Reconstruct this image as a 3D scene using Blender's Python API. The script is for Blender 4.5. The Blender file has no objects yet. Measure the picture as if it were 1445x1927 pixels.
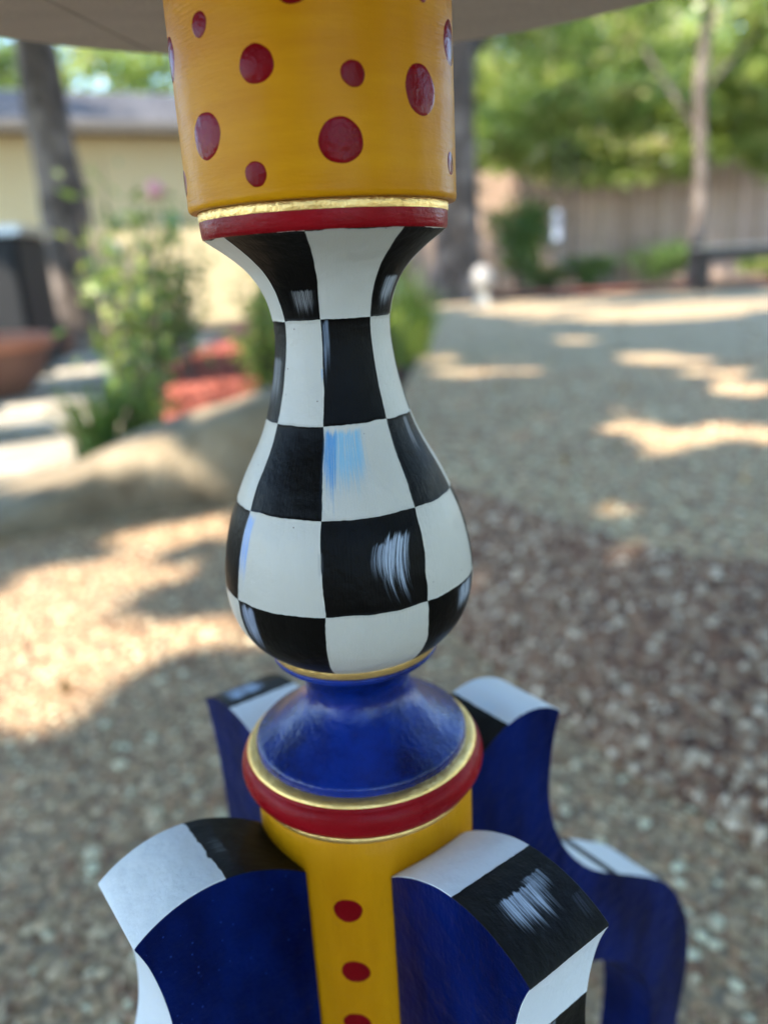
import bpy, bmesh, math, random
import numpy as np
from mathutils import Vector, Matrix
random.seed(7); RNG = np.random.default_rng(7)
R = math.radians
sc = bpy.context.scene
col = sc.collection

# ---------------------------------------------------------------- camera, sky, sun, exposure
U = 0.28            # distance from the lens to the table's axis
EYE = 0.60
PITCH, ROLL, YAW = R(17.33), R(-3.25), R(2.97)
cd = bpy.data.cameras.new('camera'); cam = bpy.data.objects.new('camera', cd); col.objects.link(cam)
F = Vector((math.sin(YAW)*math.cos(PITCH), math.cos(YAW)*math.cos(PITCH), -math.sin(PITCH)))
R0 = Vector((math.cos(YAW), -math.sin(YAW), 0)); U0 = R0.cross(F)
CR = R0*math.cos(ROLL) + U0*math.sin(ROLL); CU = -R0*math.sin(ROLL) + U0*math.cos(ROLL)
m = Matrix((CR, CU, -F)).transposed().to_4x4(); m.translation = (0, 0, EYE)
cam.matrix_world = m
cd.sensor_fit = 'VERTICAL'; cd.sensor_height = 36; cd.lens = 1447/1927*36
cd.clip_start = 0.01; cd.clip_end = 500
cd.dof.use_dof = True; cd.dof.focus_distance = 0.243; cd.dof.aperture_fstop = cd.lens/5.3
cd.dof.aperture_blades = 0
sc.camera = cam

SUN_EL, SUN_AZ = R(41), R(-128)      # azimuth from +y towards +x
S = Vector((math.sin(SUN_AZ)*math.cos(SUN_EL), math.cos(SUN_AZ)*math.cos(SUN_EL), math.sin(SUN_EL)))
w = bpy.data.worlds.new('World'); sc.world = w; w.use_nodes = True
nt = w.node_tree; bg = nt.nodes['Background']
sky = nt.nodes.new('ShaderNodeTexSky'); sky.sky_type = 'NISHITA'; sky.sun_disc = False
sky.sun_elevation = SUN_EL; sky.sun_rotation = SUN_AZ
sky.ozone_density = 4.0; sky.dust_density = .2
nt.links.new(sky.outputs[0], bg.inputs[0]); bg.inputs[1].default_value = 0.14
sd = bpy.data.lights.new('sun', 'SUN'); sd.energy = 2.3; sd.angle = R(0.53); sd.color = (1, .91, .79)
so = bpy.data.objects.new('sun', sd); col.objects.link(so)
so.rotation_euler = S.to_track_quat('Z', 'Y').to_euler()
vs = sc.view_settings; vs.view_transform = 'Standard'; vs.look = 'None'; vs.gamma = 1; vs.use_curve_mapping = False
vs.exposure = 2.62
sc.cycles.max_bounces = 8; sc.cycles.transmission_bounces = 4; sc.cycles.sample_clamp_indirect = 6

# ---------------------------------------------------------------- node helpers
class NT:
    def __init__(s, name):
        s.m = bpy.data.materials.new(name); s.m.use_nodes = True
        s.t = s.m.node_tree; s.b = s.t.nodes['Principled BSDF']
    def n(s, typ, **k):
        o = s.t.nodes.new(typ)
        for a, v in k.items():
            if a[0] == 'i' and a[1:].isdigit(): s.put(o.inputs[int(a[1:])], v)
            else: setattr(o, a, v)
        return o
    def put(s, sock, v):
        if isinstance(v, bpy.types.NodeSocket): s.t.links.new(v, sock)
        elif isinstance(v, (tuple, list)) and len(v) == 3 and sock.type == 'RGBA': sock.default_value = (*v, 1)
        else: sock.default_value = v
    def math(s, op, a, b=0.0, c=0.0, clamp=False):
        o = s.n('ShaderNodeMath', operation=op, use_clamp=clamp)
        s.put(o.inputs[0], a); s.put(o.inputs[1], b); s.put(o.inputs[2], c); return o.outputs[0]
    def mix(s, f, a, b, mode='MIX'):
        o = s.n('ShaderNodeMix', data_type='RGBA', blend_type=mode)
        s.put(o.inputs[0], f); s.put(o.inputs[6], a); s.put(o.inputs[7], b); return o.outputs[2]
    def noise(s, vec, scale, detail=3, rough=.5, dims='3D'):
        o = s.n('ShaderNodeTexNoise', noise_dimensions=dims)
        if vec is not None: s.put(o.inputs['Vector'], vec)
        o.inputs['Scale'].default_value = scale; o.inputs['Detail'].default_value = detail; o.inputs['Roughness'].default_value = rough
        return o.outputs[0]
    def voro(s, vec, scale, out=0, feature='F1'):
        o = s.n('ShaderNodeTexVoronoi', feature=feature)
        if vec is not None: s.put(o.inputs['Vector'], vec)
        o.inputs['Scale'].default_value = scale; return o.outputs[out]
    def coord(s, k='Object'): return s.n('ShaderNodeTexCoord').outputs[k]
    def scale(s, vec, xyz, loc=(0, 0, 0)):
        o = s.n('ShaderNodeMapping'); s.put(o.inputs[0], vec); o.inputs[3].default_value = xyz; o.inputs[1].default_value = loc; return o.outputs[0]
    def xyz(s, v):
        o = s.n('ShaderNodeSeparateXYZ'); s.put(o.inputs[0], v); return o.outputs
    def comb(s, x, y, z=0.0):
        o = s.n('ShaderNodeCombineXYZ'); s.put(o.inputs[0], x); s.put(o.inputs[1], y); s.put(o.inputs[2], z); return o.outputs[0]
    def ramp(s, f, stops):
        o = s.n('ShaderNodeValToRGB'); s.put(o.inputs[0], f); e = o.color_ramp.elements
        while len(e) < len(stops): e.new(.5)
        for i, (p, c) in enumerate(stops):
            e[i].position = p; e[i].color = (*c, 1) if len(c) == 3 else c
        return o.outputs[0]
    def step(s, x, a, b):   # smooth step
        o = s.n('ShaderNodeMapRange', interpolation_type='SMOOTHSTEP'); s.put(o.inputs[0], x)
        s.put(o.inputs[1], a); s.put(o.inputs[2], b); return o.outputs[0]
    def bump(s, h, dist, strength=1.0, prev=None):
        o = s.n('ShaderNodeBump'); s.put(o.inputs['Height'], h); o.inputs['Distance'].default_value = dist
        o.inputs['Strength'].default_value = strength
        if prev is not None: s.put(o.inputs['Normal'], prev)
        return o.outputs[0]
    def out(s, c=None, rough=None, nrm=None, **k):
        b = s.b
        if c is not None: s.put(b.inputs['Base Color'], c)
        if rough is not None: s.put(b.inputs['Roughness'], rough)
        if nrm is not None: s.put(b.inputs['Normal'], nrm)
        for a, v in k.items(): s.put(b.inputs[a.replace('_', ' ')], v)
        return s.m

BLACK = (.012, .0105, .009); WHITE = (.68, .67, .64); BLUE = (.006, .017, .16)

def strokes(N, u, v, base, lst):
    """dry-brush strokes: (u0,u1,v0,v1, colour, density, bend, seed) in cell units"""
    c = base
    for (u0, u1, v0, v1, colr, dens, bend, seed) in lst:
        uu = N.math('SUBTRACT', u, N.math('MULTIPLY', N.math('POWER', N.math('ABSOLUTE', N.math('SUBTRACT', v, (v0+v1)/2)), 2.0), bend))
        streak = N.noise(N.comb(N.math('MULTIPLY', uu, 75.0), N.math('MULTIPLY', v, 1.6), seed*3.7), 1.0, 4, .75)
        ends = N.noise(N.comb(N.math('MULTIPLY', uu, 24.0), seed*5.1, 0.0), 1.0, 3, .7)
        h = (v1-v0); off = N.math('MULTIPLY', N.math('SUBTRACT', ends, .5), h*.65)
        vt = N.math('SUBTRACT', v, off)
        a = N.step(N.math('SUBTRACT', v, N.math('MULTIPLY', off, .45)), v0, v0+h*.10); b = N.step(vt, v1+h*.05, v1-h*.6)
        w_ = u1-u0
        l = N.step(uu, u0-.015, u0+w_*.3); r_ = N.step(uu, u1+.015, u1-w_*.3)
        mk = N.math('MULTIPLY', N.math('MULTIPLY', a, b), N.math('MULTIPLY', l, r_))
        st = N.step(N.math('ADD', streak, N.math('MULTIPLY', mk, .22)), .60-dens*.08, .90-dens*.10)
        c = N.mix(N.math('MULTIPLY', N.math('MULTIPLY', st, mk), min(.92, dens+.1)), c, colr)
    return c

def paint_bump(N, P, prev=None, amt=1.0, sc_=(1, 1, 1)):
    a = N.noise(N.scale(P, sc_), 900, 3, .6)
    b = N.noise(P, 120, 2, .5)
    n1 = N.bump(a, .00012*amt, 1, prev)
    return N.bump(b, .0006*amt, 1, n1)

def mat_check(name, strk, rough=.36, wob=.010, wash=None, lip=True):
    N = NT(name); uv = N.n('ShaderNodeUVMap').outputs[0]; P = N.coord()
    nz = N.n('ShaderNodeTexNoise'); N.put(nz.inputs['Vector'], P); nz.inputs['Scale'].default_value = 260; nz.inputs['Detail'].default_value = 4; nz.inputs['Roughness'].default_value = .62
    nz2 = N.n('ShaderNodeTexNoise'); N.put(nz2.inputs['Vector'], P); nz2.inputs['Scale'].default_value = 60; nz2.inputs['Detail'].default_value = 1
    s1 = N.xyz(nz.outputs[1]); s2 = N.xyz(nz2.outputs[1]); x = N.xyz(uv)
    def wobble(c, k): return N.math('ADD', N.math('ADD', x[k], N.math('MULTIPLY', N.math('SUBTRACT', s1[c], .5), wob*2.6)), N.math('MULTIPLY', N.math('SUBTRACT', s2[c], .5), wob*7))
    u = wobble(0, 0); v = wobble(1, 1)
    tot = N.math('ADD', N.math('FLOOR', u), N.math('FLOOR', v))
    par = N.math('SUBTRACT', 1.0, N.math('ABSOLUTE', N.math('MODULO', tot, 2.0)))
    wn = N.noise(P, 30, 3); spk = N.voro(P, 190, 0)
    specks = N.math('LESS_THAN', spk, .05)
    spr = N.math('MULTIPLY', specks, N.math('GREATER_THAN', N.noise(P, 37, 1), .5))
    white = N.mix(wn, (.50, .46, .385), (.57, .53, .45))
    white = N.mix(N.math('MULTIPLY', spr, .8), white, (.10, .05, .04))
    black = N.mix(N.noise(P, 45, 3), (.0015, .0014, .0014), (.007, .0055, .004))
    c = N.mix(par, white, black)
    c = strokes(N, x[0], x[1], c, strk)
    # distance to nearest paint edge -> tiny raised ridge where the coats overlap
    def edge(t):
        f = N.math('FRACT', t); return N.math('MINIMUM', f, N.math('SUBTRACT', 1.0, f))
    e = N.math('MINIMUM', edge(u), edge(v)) if lip else edge(u)
    ridge = N.step(e, .03, 0.0)
    lvl = N.math('ADD', N.math('MULTIPLY', par, .8), N.math('MULTIPLY', ridge, .8))
    streak = N.noise(N.comb(N.math('MULTIPLY', x[0], 60.0), N.math('MULTIPLY', x[1], 3.0), 0.0), 1.0, 3, .6)
    n0 = N.bump(lvl, .00022, .8)
    n1 = N.bump(streak, .00022, .7, n0)
    nrm = paint_bump(N, P, n1)
    rg = N.math('ADD', rough, N.math('MULTIPLY', N.math('SUBTRACT', N.noise(P, 90, 3), .5), .22))
    return N.out(c, rg, nrm, Specular_IOR_Level=N.math('SUBTRACT', .26, N.math('MULTIPLY', par, .19)))

def mat_paint(name, c0, c1, rough=.35, nscale=40, streak=(1, 1, 1), amt=1.0, coat=.2, flecks=None, spec=.06):
    N = NT(name); P = N.coord()
    f = N.step(N.noise(N.scale(P, streak), nscale, 5, .62), .3, .7)
    c = N.mix(f, c0, c1)
    if flecks:
        k = N.math('LESS_THAN', N.voro(P, 260, 0), .10)
        c = N.mix(N.math('MULTIPLY', k, N.math('GREATER_THAN', N.noise(P, 22, 1), .52)), c, flecks)
    n0 = N.bump(N.noise(N.scale(P, streak), 420, 3, .6), .00028*amt, 1)
    nrm = paint_bump(N, P, n0, amt)
    rg = N.math('ADD', rough, N.math('MULTIPLY', N.math('SUBTRACT', N.noise(P, 70, 3), .5), .25))
    return N.out(c, rg, nrm, Coat_Weight=coat*.3, Coat_Roughness=.25, Specular_IOR_Level=spec)

M = {}
M['yellow'] = mat_paint('yellow_paint', (.52, .195, .001), (.60, .25, .002), .38, 34, (.35, .35, 3.0), .7)
M['yellow_low'] = mat_paint('yellow_paint_lower', (.52, .205, .002), (.60, .25, .003), .36, 30, (2, 2, .3), 1.2)
M['red'] = mat_paint('red_paint', (.19, .003, .005), (.27, .005, .009), .30, 50, (.5, .5, 2), 1.1)
M['red_dot'] = mat_paint('red_dot_paint', (.16, .0012, .003), (.21, .002, .005), .19, 60, (1, 1, 1), .8, .0, None, .09)
M['blue'] = mat_paint('blue_paint', (.0004, .003, .032), (.001, .011, .10), .34, 30, (1, 1, .35), 1.5, .3, (.02, .05, .22))
M['blue_dome'] = mat_paint('blue_gloss_paint', (.0006, .004, .045), (.002, .022, .20), .22, 42, (1, 1, 1), 1.2, .5, None, .30)
N = NT('gold_leaf_paint'); P = N.coord()
M['gold'] = N.out(N.mix(N.noise(P, 160, 4), (.78, .46, .12), (1.0, .70, .28)), N.math('ADD', .24, N.math('MULTIPLY', N.noise(P, 300, 3), .22)),
                  N.bump(N.noise(P, 420, 4, .7), .0006, 1, N.bump(N.noise(P, 90, 2), .001, 1)), Metallic=.9)
N = NT('table_underside'); P = N.coord()
fl = N.math('MULTIPLY', N.math('LESS_THAN', N.voro(P, 420, 0), .30), N.math('GREATER_THAN', N.noise(P, 9, 3), .46))
M['top'] = N.out(N.mix(N.math('MULTIPLY', fl, .5), N.mix(N.noise(N.scale(P, (1, 6, 1)), 16, 5), (.56, .46, .39), (.74, .61, .53)), (.84, .74, .58)), .75,
                 N.bump(N.noise(P, 500, 3), .0008, 1))

# ---------------------------------------------------------------- object helpers
def meta(o, label=None, cat=None, group=None, kind=None):
    if label: o['label'] = label
    if cat: o['category'] = cat
    if group: o['group'] = group
    if kind: o['kind'] = kind
    return o
def empty(name, loc=(0, 0, 0), rz=0, **k):
    o = bpy.data.objects.new(name, None); o.empty_display_size = .1; col.objects.link(o)
    o.location = loc; o.rotation_euler = (0, 0, rz); return meta(o, **k)
def link(name, me, mats, parent=None, loc=None, **k):
    if not isinstance(mats, (list, tuple)): mats = [mats]
    if not me.materials:
        for x in mats: me.materials.append(x)
    o = bpy.data.objects.new(name, me); col.objects.link(o)
    if parent: o.parent = parent
    if loc: o.location = loc
    return meta(o, **k)
def mesh(vs_, fs, smooth=True, name='mesh'):
    me = bpy.data.meshes.new(name); me.from_pydata([tuple(v) for v in vs_], [], fs); me.update()
    if smooth: me.shade_smooth()
    return me
def np_mesh(V, Fq, name='mesh', tint=None, smooth=False):
    """V (n,3), Fq (m,k) all same k"""
    me = bpy.data.meshes.new(name); k = Fq.shape[1]
    me.vertices.add(len(V)); me.vertices.foreach_set('co', np.ascontiguousarray(V, dtype=np.float32).ravel())
    me.loops.add(Fq.size); me.loops.foreach_set('vertex_index', Fq.astype(np.int32).ravel())
    me.polygons.add(len(Fq)); me.polygons.foreach_set('loop_start', np.arange(0, Fq.size, k, dtype=np.int32))
    me.polygons.foreach_set('loop_total', np.full(len(Fq), k, dtype=np.int32))
    if smooth: me.polygons.foreach_set('use_smooth', np.ones(len(Fq), dtype=bool))
    me.update(calc_edges=True)
    if tint is not None:
        a = me.attributes.new('tint', 'FLOAT', 'POINT'); a.data.foreach_set('value', tint.astype(np.float32))
    return me
def box_mesh(x0, x1, y0, y1, z0, z1, bev=0.0, seg=2):
    bm = bmesh.new(); bmesh.ops.create_cube(bm, size=1)
    for v in bm.verts:
        v.co = Vector(((x0+x1)/2+v.co.x*(x1-x0), (y0+y1)/2+v.co.y*(y1-y0), (z0+z1)/2+v.co.z*(z1-z0)))
    if bev: bmesh.ops.bevel(bm, geom=bm.edges[:], offset=bev, segments=seg, affect='EDGES')
    me = bpy.data.meshes.new('box'); bm.to_mesh(me); bm.free(); return me
def lathe(prof, seg=192, uvf=None, jitter=0):
    """prof: list of (r, z) top to bottom; azimuth measured from -y"""
    n = len(prof); V = []; fs = []
    for i, (r, z) in enumerate(prof):
        for j in range(seg):
            a = 2*math.pi*j/seg; V.append((r*math.sin(a), -r*math.cos(a), z))
    for i in range(n-1):
        for j in range(seg):
            k = (j+1) % seg; fs.append((i*seg+j, (i+1)*seg+j, (i+1)*seg+k, i*seg+k))
    me = mesh(V, fs)
    if uvf:
        uv = me.uv_layers.new(name='UVMap'); d = []
        for i in range(n-1):
            for j in range(seg):
                for (jj, ii) in ((j, i), (j, i+1), (j+1, i+1), (j+1, i)):
                    d += uvf(360*jj/seg, prof[ii][1])
        uv.data.foreach_set('uv', d)
    return me
def H(h): return EYE + h*U           # heights in units of U above the eye
def smooth_prof(pts, n=8):
    """Catmull-Rom through (r,h) points"""
    out = []
    p = [pts[0]] + list(pts) + [pts[-1]]
    for i in range(1, len(p)-2):
        for k in range(n):
            t = k/n; q = []
            for c in (0, 1):
                a, b, c2, d = p[i-1][c], p[i][c], p[i+1][c], p[i+2][c]
                q.append(.5*((2*b)+(-a+c2)*t+(2*a-5*b+4*c2-d)*t*t+(-a+3*b-3*c2+d)*t**3))
            out.append(tuple(q))
    out.append(pts[-1]); return out
def PR(pts): return [(r*U, H(h)) for r, h in pts]

# ================================================================ THE TABLE
AX = (0, U, 0)
table = empty('pedestal_table', AX, label='hand-painted turned pedestal table with check pattern, yellow column with red dots and blue scrolled legs', cat='table')

# --- yellow upper column
yc = [(.1597, .449)]+[(.1597, h) for h in np.linspace(.42, .0885, 30)]+[(.1597, .086), (.1599, .0845), (.1600, .0825), (.1598, .0805), (.1593, .0785), (.1584, .0768), (.1572, .0760), (.1555, .0757), (.150, .0757)]
link('upper_column', lathe(PR(yc), 256), M['yellow'], table)
link('gold_band', lathe(PR([(.149, .0757), (.1497, .0750), (.1497, .068), (.1492, .0655)]), 256), M['gold'], table)
link('red_band', lathe(PR([(.1490, .0655), (.1492, .064), (.1488, .056), (.1482, .050), (.1474, .0470), (.1455, .0455)]), 256), M['red'], table)
# --- checkered vase turning
vp = [(.1455, .0455), (.1385, .0402), (.1240, .0300), (.1030, .0120), (.0888, -.0065), (.0793, -.027), (.0740, -.050), (.0732, -.065), (.0737, -.080), (.0762, -.100),
      (.0797, -.120), (.0842, -.140), (.0898, -.160), (.0962, -.180), (.1045, -.200), (.1165, -.2225), (.1275, -.2425), (.1367, -.262), (.1451, -.281), (.1529, -.300), (.1592, -.321), (.1642, -.342),
      (.1675, -.362), (.1692, -.380), (.1693, -.398), (.1676, -.414), (.1640, -.430), (.1583, -.445), (.1490, -.4605), (.1385, -.473), (.1280, -.4825), (.1190, -.4890)]
ROWH = [.0455, -.050, -.172, -.2735, -.386, -.500]
COLA = [-148, -102, -53, -10.5, 37.5, 77, 122, 167, 212]
def uvv(az, z):
    h = (z-EYE)/U
    v = np.interp(-h, [-x for x in ROWH], range(6))
    if h > ROWH[0]: v = -.01
    jit = {2: (3.0, 3.5, -1.5, -3.2, -4.8, -5), 3: (2.6, .6, -.9, -1.3, -1.0, -3.0), 4: (-1.2, 1.3, .6, -1.8, -4.2, -2.4), 5: (2, 1.6, .5, -.9, -3, -3)}
    cl = []
    for j, a in enumerate(COLA):
        js = jit.get(j, (1, .5, -1.2, -2.0, .8, -1)); cl.append(a+float(np.interp(v, range(6), js)))
    if az > 190: az -= 360
    cl[-1] = cl[0]+360
    return (float(np.interp(az, cl, range(len(cl)))), float(v))
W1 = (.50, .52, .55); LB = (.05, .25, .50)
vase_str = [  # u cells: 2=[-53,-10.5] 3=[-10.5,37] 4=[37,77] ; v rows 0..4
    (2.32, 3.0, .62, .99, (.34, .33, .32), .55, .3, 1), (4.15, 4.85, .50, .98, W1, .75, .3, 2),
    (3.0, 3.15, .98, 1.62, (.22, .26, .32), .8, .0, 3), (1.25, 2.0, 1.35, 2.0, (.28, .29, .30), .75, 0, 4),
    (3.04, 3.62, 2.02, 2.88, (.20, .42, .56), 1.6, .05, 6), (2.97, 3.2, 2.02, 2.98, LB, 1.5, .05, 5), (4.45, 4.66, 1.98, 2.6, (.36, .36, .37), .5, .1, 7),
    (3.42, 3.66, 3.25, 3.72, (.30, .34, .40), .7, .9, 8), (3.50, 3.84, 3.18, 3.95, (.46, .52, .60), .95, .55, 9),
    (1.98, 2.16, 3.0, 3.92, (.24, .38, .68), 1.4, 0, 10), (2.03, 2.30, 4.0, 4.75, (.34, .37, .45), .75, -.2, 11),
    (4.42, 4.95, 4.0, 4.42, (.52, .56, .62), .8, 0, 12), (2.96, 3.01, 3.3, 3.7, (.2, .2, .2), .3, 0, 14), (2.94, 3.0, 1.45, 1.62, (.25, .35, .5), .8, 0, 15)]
M['vase'] = mat_check('vase_check_paint', vase_str)
link('vase_turning', lathe(PR(smooth_prof(vp, 6)), 384, uvv), M['vase'], table)
link('gold_ring', lathe(PR(smooth_prof([(.1150, -.4865), (.1190, -.4880), (.1192, -.4925), (.1178, -.4985), (.1150, -.5005)], 4)), 256), M['gold'], table)
# --- blue dome
bd = [(.1120, -.4995), (.1168, -.5012), (.1172, -.5050), (.1150, -.5090), (.1050, -.5160), (.0900, -.5280), (.0795, -.5430), (.0760, -.5560), (.0768, -.5670), (.0815, -.5780),
      (.0900, -.5895), (.1010, -.6005), (.1130, -.6110), (.1260, -.6210), (.1390, -.6290), (.1490, -.6345), (.1535, -.6385), (.1548, -.6430), (.1552, -.6490), (.1545, -.6520)]
link('blue_dome', lathe(PR(smooth_prof(bd, 6)), 256), M['blue_dome'], table)
# --- gold bead on top of red torus
link('gold_rim', lathe(PR(smooth_prof([(.1530, -.6490), (.1560, -.6500), (.1600, -.6503), (.1640, -.6512), (.1672, -.6532), (.1690, -.6560)], 5)), 256), M['gold'], table)
tor = [(.1688, -.6558)] + [(.1540+.0250*math.cos(t), -.6810+.0270*math.sin(t)) for t in np.linspace(R(52), R(-86), 22)]
link('red_torus', lathe(PR(tor), 256), M['red'], table)
link('gold_line', lathe(PR([(.1560, -.7060), (.1625, -.7080), (.1625, -.7150), (.1605, -.7175)]), 256), M['gold'], table)
# --- lower column
link('lower_column', lathe(PR([(.158, -.7165), (.1603, -.7185), (.1603, -.80), (.1603, -1.0), (.1603, -1.33), (.157, -1.345), (.12, -1.35), (.001, -1.35)]), 192), M['yellow_low'], table)

# --- red dots, slightly domed discs lying on the columns
def dot(az, h, rad, rc=.16, parent=table, sx=1.0, rot=0):
    V = []; fs = []; nr, ns = 9, 36
    for i in range(nr+1):
        t = max(i/nr, .02)
        for j in range(ns):
            a = 2*math.pi*j/ns
            rr = t*rad*(1+.03*math.sin(2*a+rot)+.02*math.sin(3*a+rot*2)+.008*math.sin(7*a+rot*3))
            x = rr*math.cos(a)*sx; z = rr*math.sin(a)
            bul = .0002+.0011*(1-t**2)*min(1, rad/.02) 
            if i == nr: bul = -.0002
            A = R(az)+x/rc; r_ = rc+bul
            V.append((r_*math.sin(A)*U, -r_*math.cos(A)*U, H(h+z)))
    for i in range(nr):
        for j in range(ns):
            k = (j+1) % ns
            if i == 0: fs.append((j, (ns+j), (ns+k), k)) if False else fs.append((i*ns+j, (i+1)*ns+j, (i+1)*ns+k, i*ns+k))
            else: fs.append((i*ns+j, (i+1)*ns+j, (i+1)*ns+k, i*ns+k))
    fs.append(tuple(range(ns)))
    link('dot', mesh(V, fs), M['red_dot'], parent)
DOTS = [(-43.8, .2445, .0120), (-20.4, .1995, .0187), (13.7, .1865, .0128), (43.1, .177, .0247), (68.5, .233, .0225), (-46.8, .1445, .0235), (7.9, .127, .0230), (-24.5, .1015, .0128),
        (65.6, .112, .0122), (45.6, .2640, .0075), (-74.5, .232, .0230), (-77, .108, .0150), (90, .16, .018), (115, .22, .024), (120, .12, .016), (150, .18, .023), (-150, .2, .022), (-120, .14, .02),
        (180, .11, .014), (-105, .22, .013), (-5, .265, .020), (20, .31, .021), (-40, .33, .022), (60, .34, .018), (-175, .27, .017), (135, .32, .02), (-85, .33, .02)]
for i, (a, h, r_) in enumerate(DOTS): dot(a, h, r_, .1597, rot=i*1.3)
for gaz in (-12.5, 77.5, 167.5, -102.5):
    for i, hh in enumerate((-.829, -.936, -1.033, -1.135, -1.235)): dot(gaz+(.8 if i % 2 else -.6), hh, .0200, .1603, sx=1.05, rot=i+gaz)

# --- scrolled legs
out_p = [(.150, -.7735), (.162, -.7640), (.180, -.7520), (.199, -.7410), (.220, -.7310), (.243, -.7220), (.268, -.7165), (.295, -.7140), (.322, -.7155), (.348, -.7210), (.372, -.7300), (.388, -.7385), (.3975, -.7450),
         (.3985, -.7490), (.3940, -.7600), (.3860, -.7830), (.3790, -.8130), (.3730, -.8500), (.3695, -.8900), (.3700, -.9300), (.3745, -.9700), (.3845, -1.010), (.4010, -1.050), (.4250, -1.088), (.4560, -1.122),
         (.4920, -1.152), (.5350, -1.183), (.5800, -1.212), (.6300, -1.246), (.6750, -1.278), (.7180, -1.315), (.7560, -1.358), (.7900, -1.410), (.8170, -1.465), (.8350, -1.525), (.8430, -1.590), (.8410, -1.660), (.8300, -1.730),
         (.8180, -1.800), (.8120, -1.870), (.8180, -1.940), (.8420, -2.000), (.8850, -2.050), (.9300, -2.085), (.9420, -2.110), (.9380, -2.1428)]
in_p = [(.8300, -2.1428), (.7700, -2.090), (.7250, -2.020), (.7000, -1.940), (.6920, -1.850), (.6980, -1.780), (.7020, -1.700), (.6920, -1.630), (.6650, -1.560), (.6250, -1.500), (.5740, -1.445), (.5200, -1.400), (.4600, -1.365), (.3900, -1.342),
        (.3100, -1.332), (.2300, -1.330), (.150, -1.330)]
# resample outline for smooth sides
def leg_mesh(bounds, kx=1.0, dz=0.0):
    """bounds: s-values (in units of U, along the outer edge) where the paint changes"""
    T = .0675
    op = smooth_prof(out_p, 5); ip = smooth_prof(in_p, 4)
    # keep the crest tip sharp
    poly = op+ip; n = len(poly)
    def wf(h): t = min(1, max(0, (h+1.12)/.24)); return t*t*(3-2*t)
    wp = [(.15+(p[0]-.15)*(1+(kx-1)*wf(p[1])), p[1]+dz*wf(p[1])) for p in poly]
    sl = [0.0]
    for i in range(1, n): sl.append(sl[-1]+math.dist(poly[i], poly[i-1]))
    bm = bmesh.new(); uv = bm.loops.layers.uv.new('UVMap')
    A = [bm.verts.new((p[0]*U, -T*U, H(p[1]))) for p in wp]
    B = [bm.verts.new((p[0]*U, T*U, H(p[1]))) for p in wp]
    f1 = bm.faces.new(A); f2 = bm.faces.new(list(reversed(B)))
    f1.material_index = f2.material_index = 0
    us = [float(np.interp(s, bounds, range(len(bounds)))) for s in sl]
    for i in range(n-1):
        f = bm.faces.new((A[i], B[i], B[i+1], A[i+1])); f.material_index = 1 if i < len(op) else 0
        for l, q in zip(f.loops, ((us[i], .02), (us[i], .98), (us[i+1], .98), (us[i+1], .02))): l[uv].uv = q
    bm.faces.new((A[-1], B[-1], B[0], A[0]))
    bm.normal_update()
    bmesh.ops.recalc_face_normals(bm, faces=bm.faces[:])
    me = bpy.data.meshes.new('leg'); bm.to_mesh(me); bm.free(); me.shade_smooth()
    return me, poly, sl
_, poly0, sl0 = leg_mesh([0, 10])
def s_at(rho, h):
    i = min(range(len(poly0)), key=lambda k: (poly0[k][0]-rho)**2+(poly0[k][1]-h)**2); return sl0[i]
TIP = s_at(.3985, -.749)
base_b = [s_at(.369, -.872), s_at(.374, -.965), s_at(.44, -1.105), s_at(.515, -1.168), s_at(.555, -1.195), s_at(.705, -1.30), s_at(.79, -1.41), s_at(.84, -1.55), s_at(.83, -1.72), s_at(.815, -1.9), s_at(.93, -2.09)]
tail = [base_b[-1]+.2*k for k in range(1, 16)]
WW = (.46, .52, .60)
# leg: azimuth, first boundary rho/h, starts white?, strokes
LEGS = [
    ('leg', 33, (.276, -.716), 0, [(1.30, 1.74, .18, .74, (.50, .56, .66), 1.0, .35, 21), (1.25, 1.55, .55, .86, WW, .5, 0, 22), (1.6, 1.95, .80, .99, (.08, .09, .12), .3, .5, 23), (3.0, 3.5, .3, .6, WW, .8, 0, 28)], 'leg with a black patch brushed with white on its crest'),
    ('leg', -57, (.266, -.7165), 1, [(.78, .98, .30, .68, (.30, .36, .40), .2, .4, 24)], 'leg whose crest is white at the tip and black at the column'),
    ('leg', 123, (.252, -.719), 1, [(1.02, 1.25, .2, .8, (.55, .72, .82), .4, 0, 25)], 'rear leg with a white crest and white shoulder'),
    ('leg', -147, (.298, -.714), 0, [(1.15, 1.95, .25, .95, (.42, .55, .75), 1.0, .2, 26)], 'rear leg with a black crest brushed with pale blue'),
]
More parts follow.
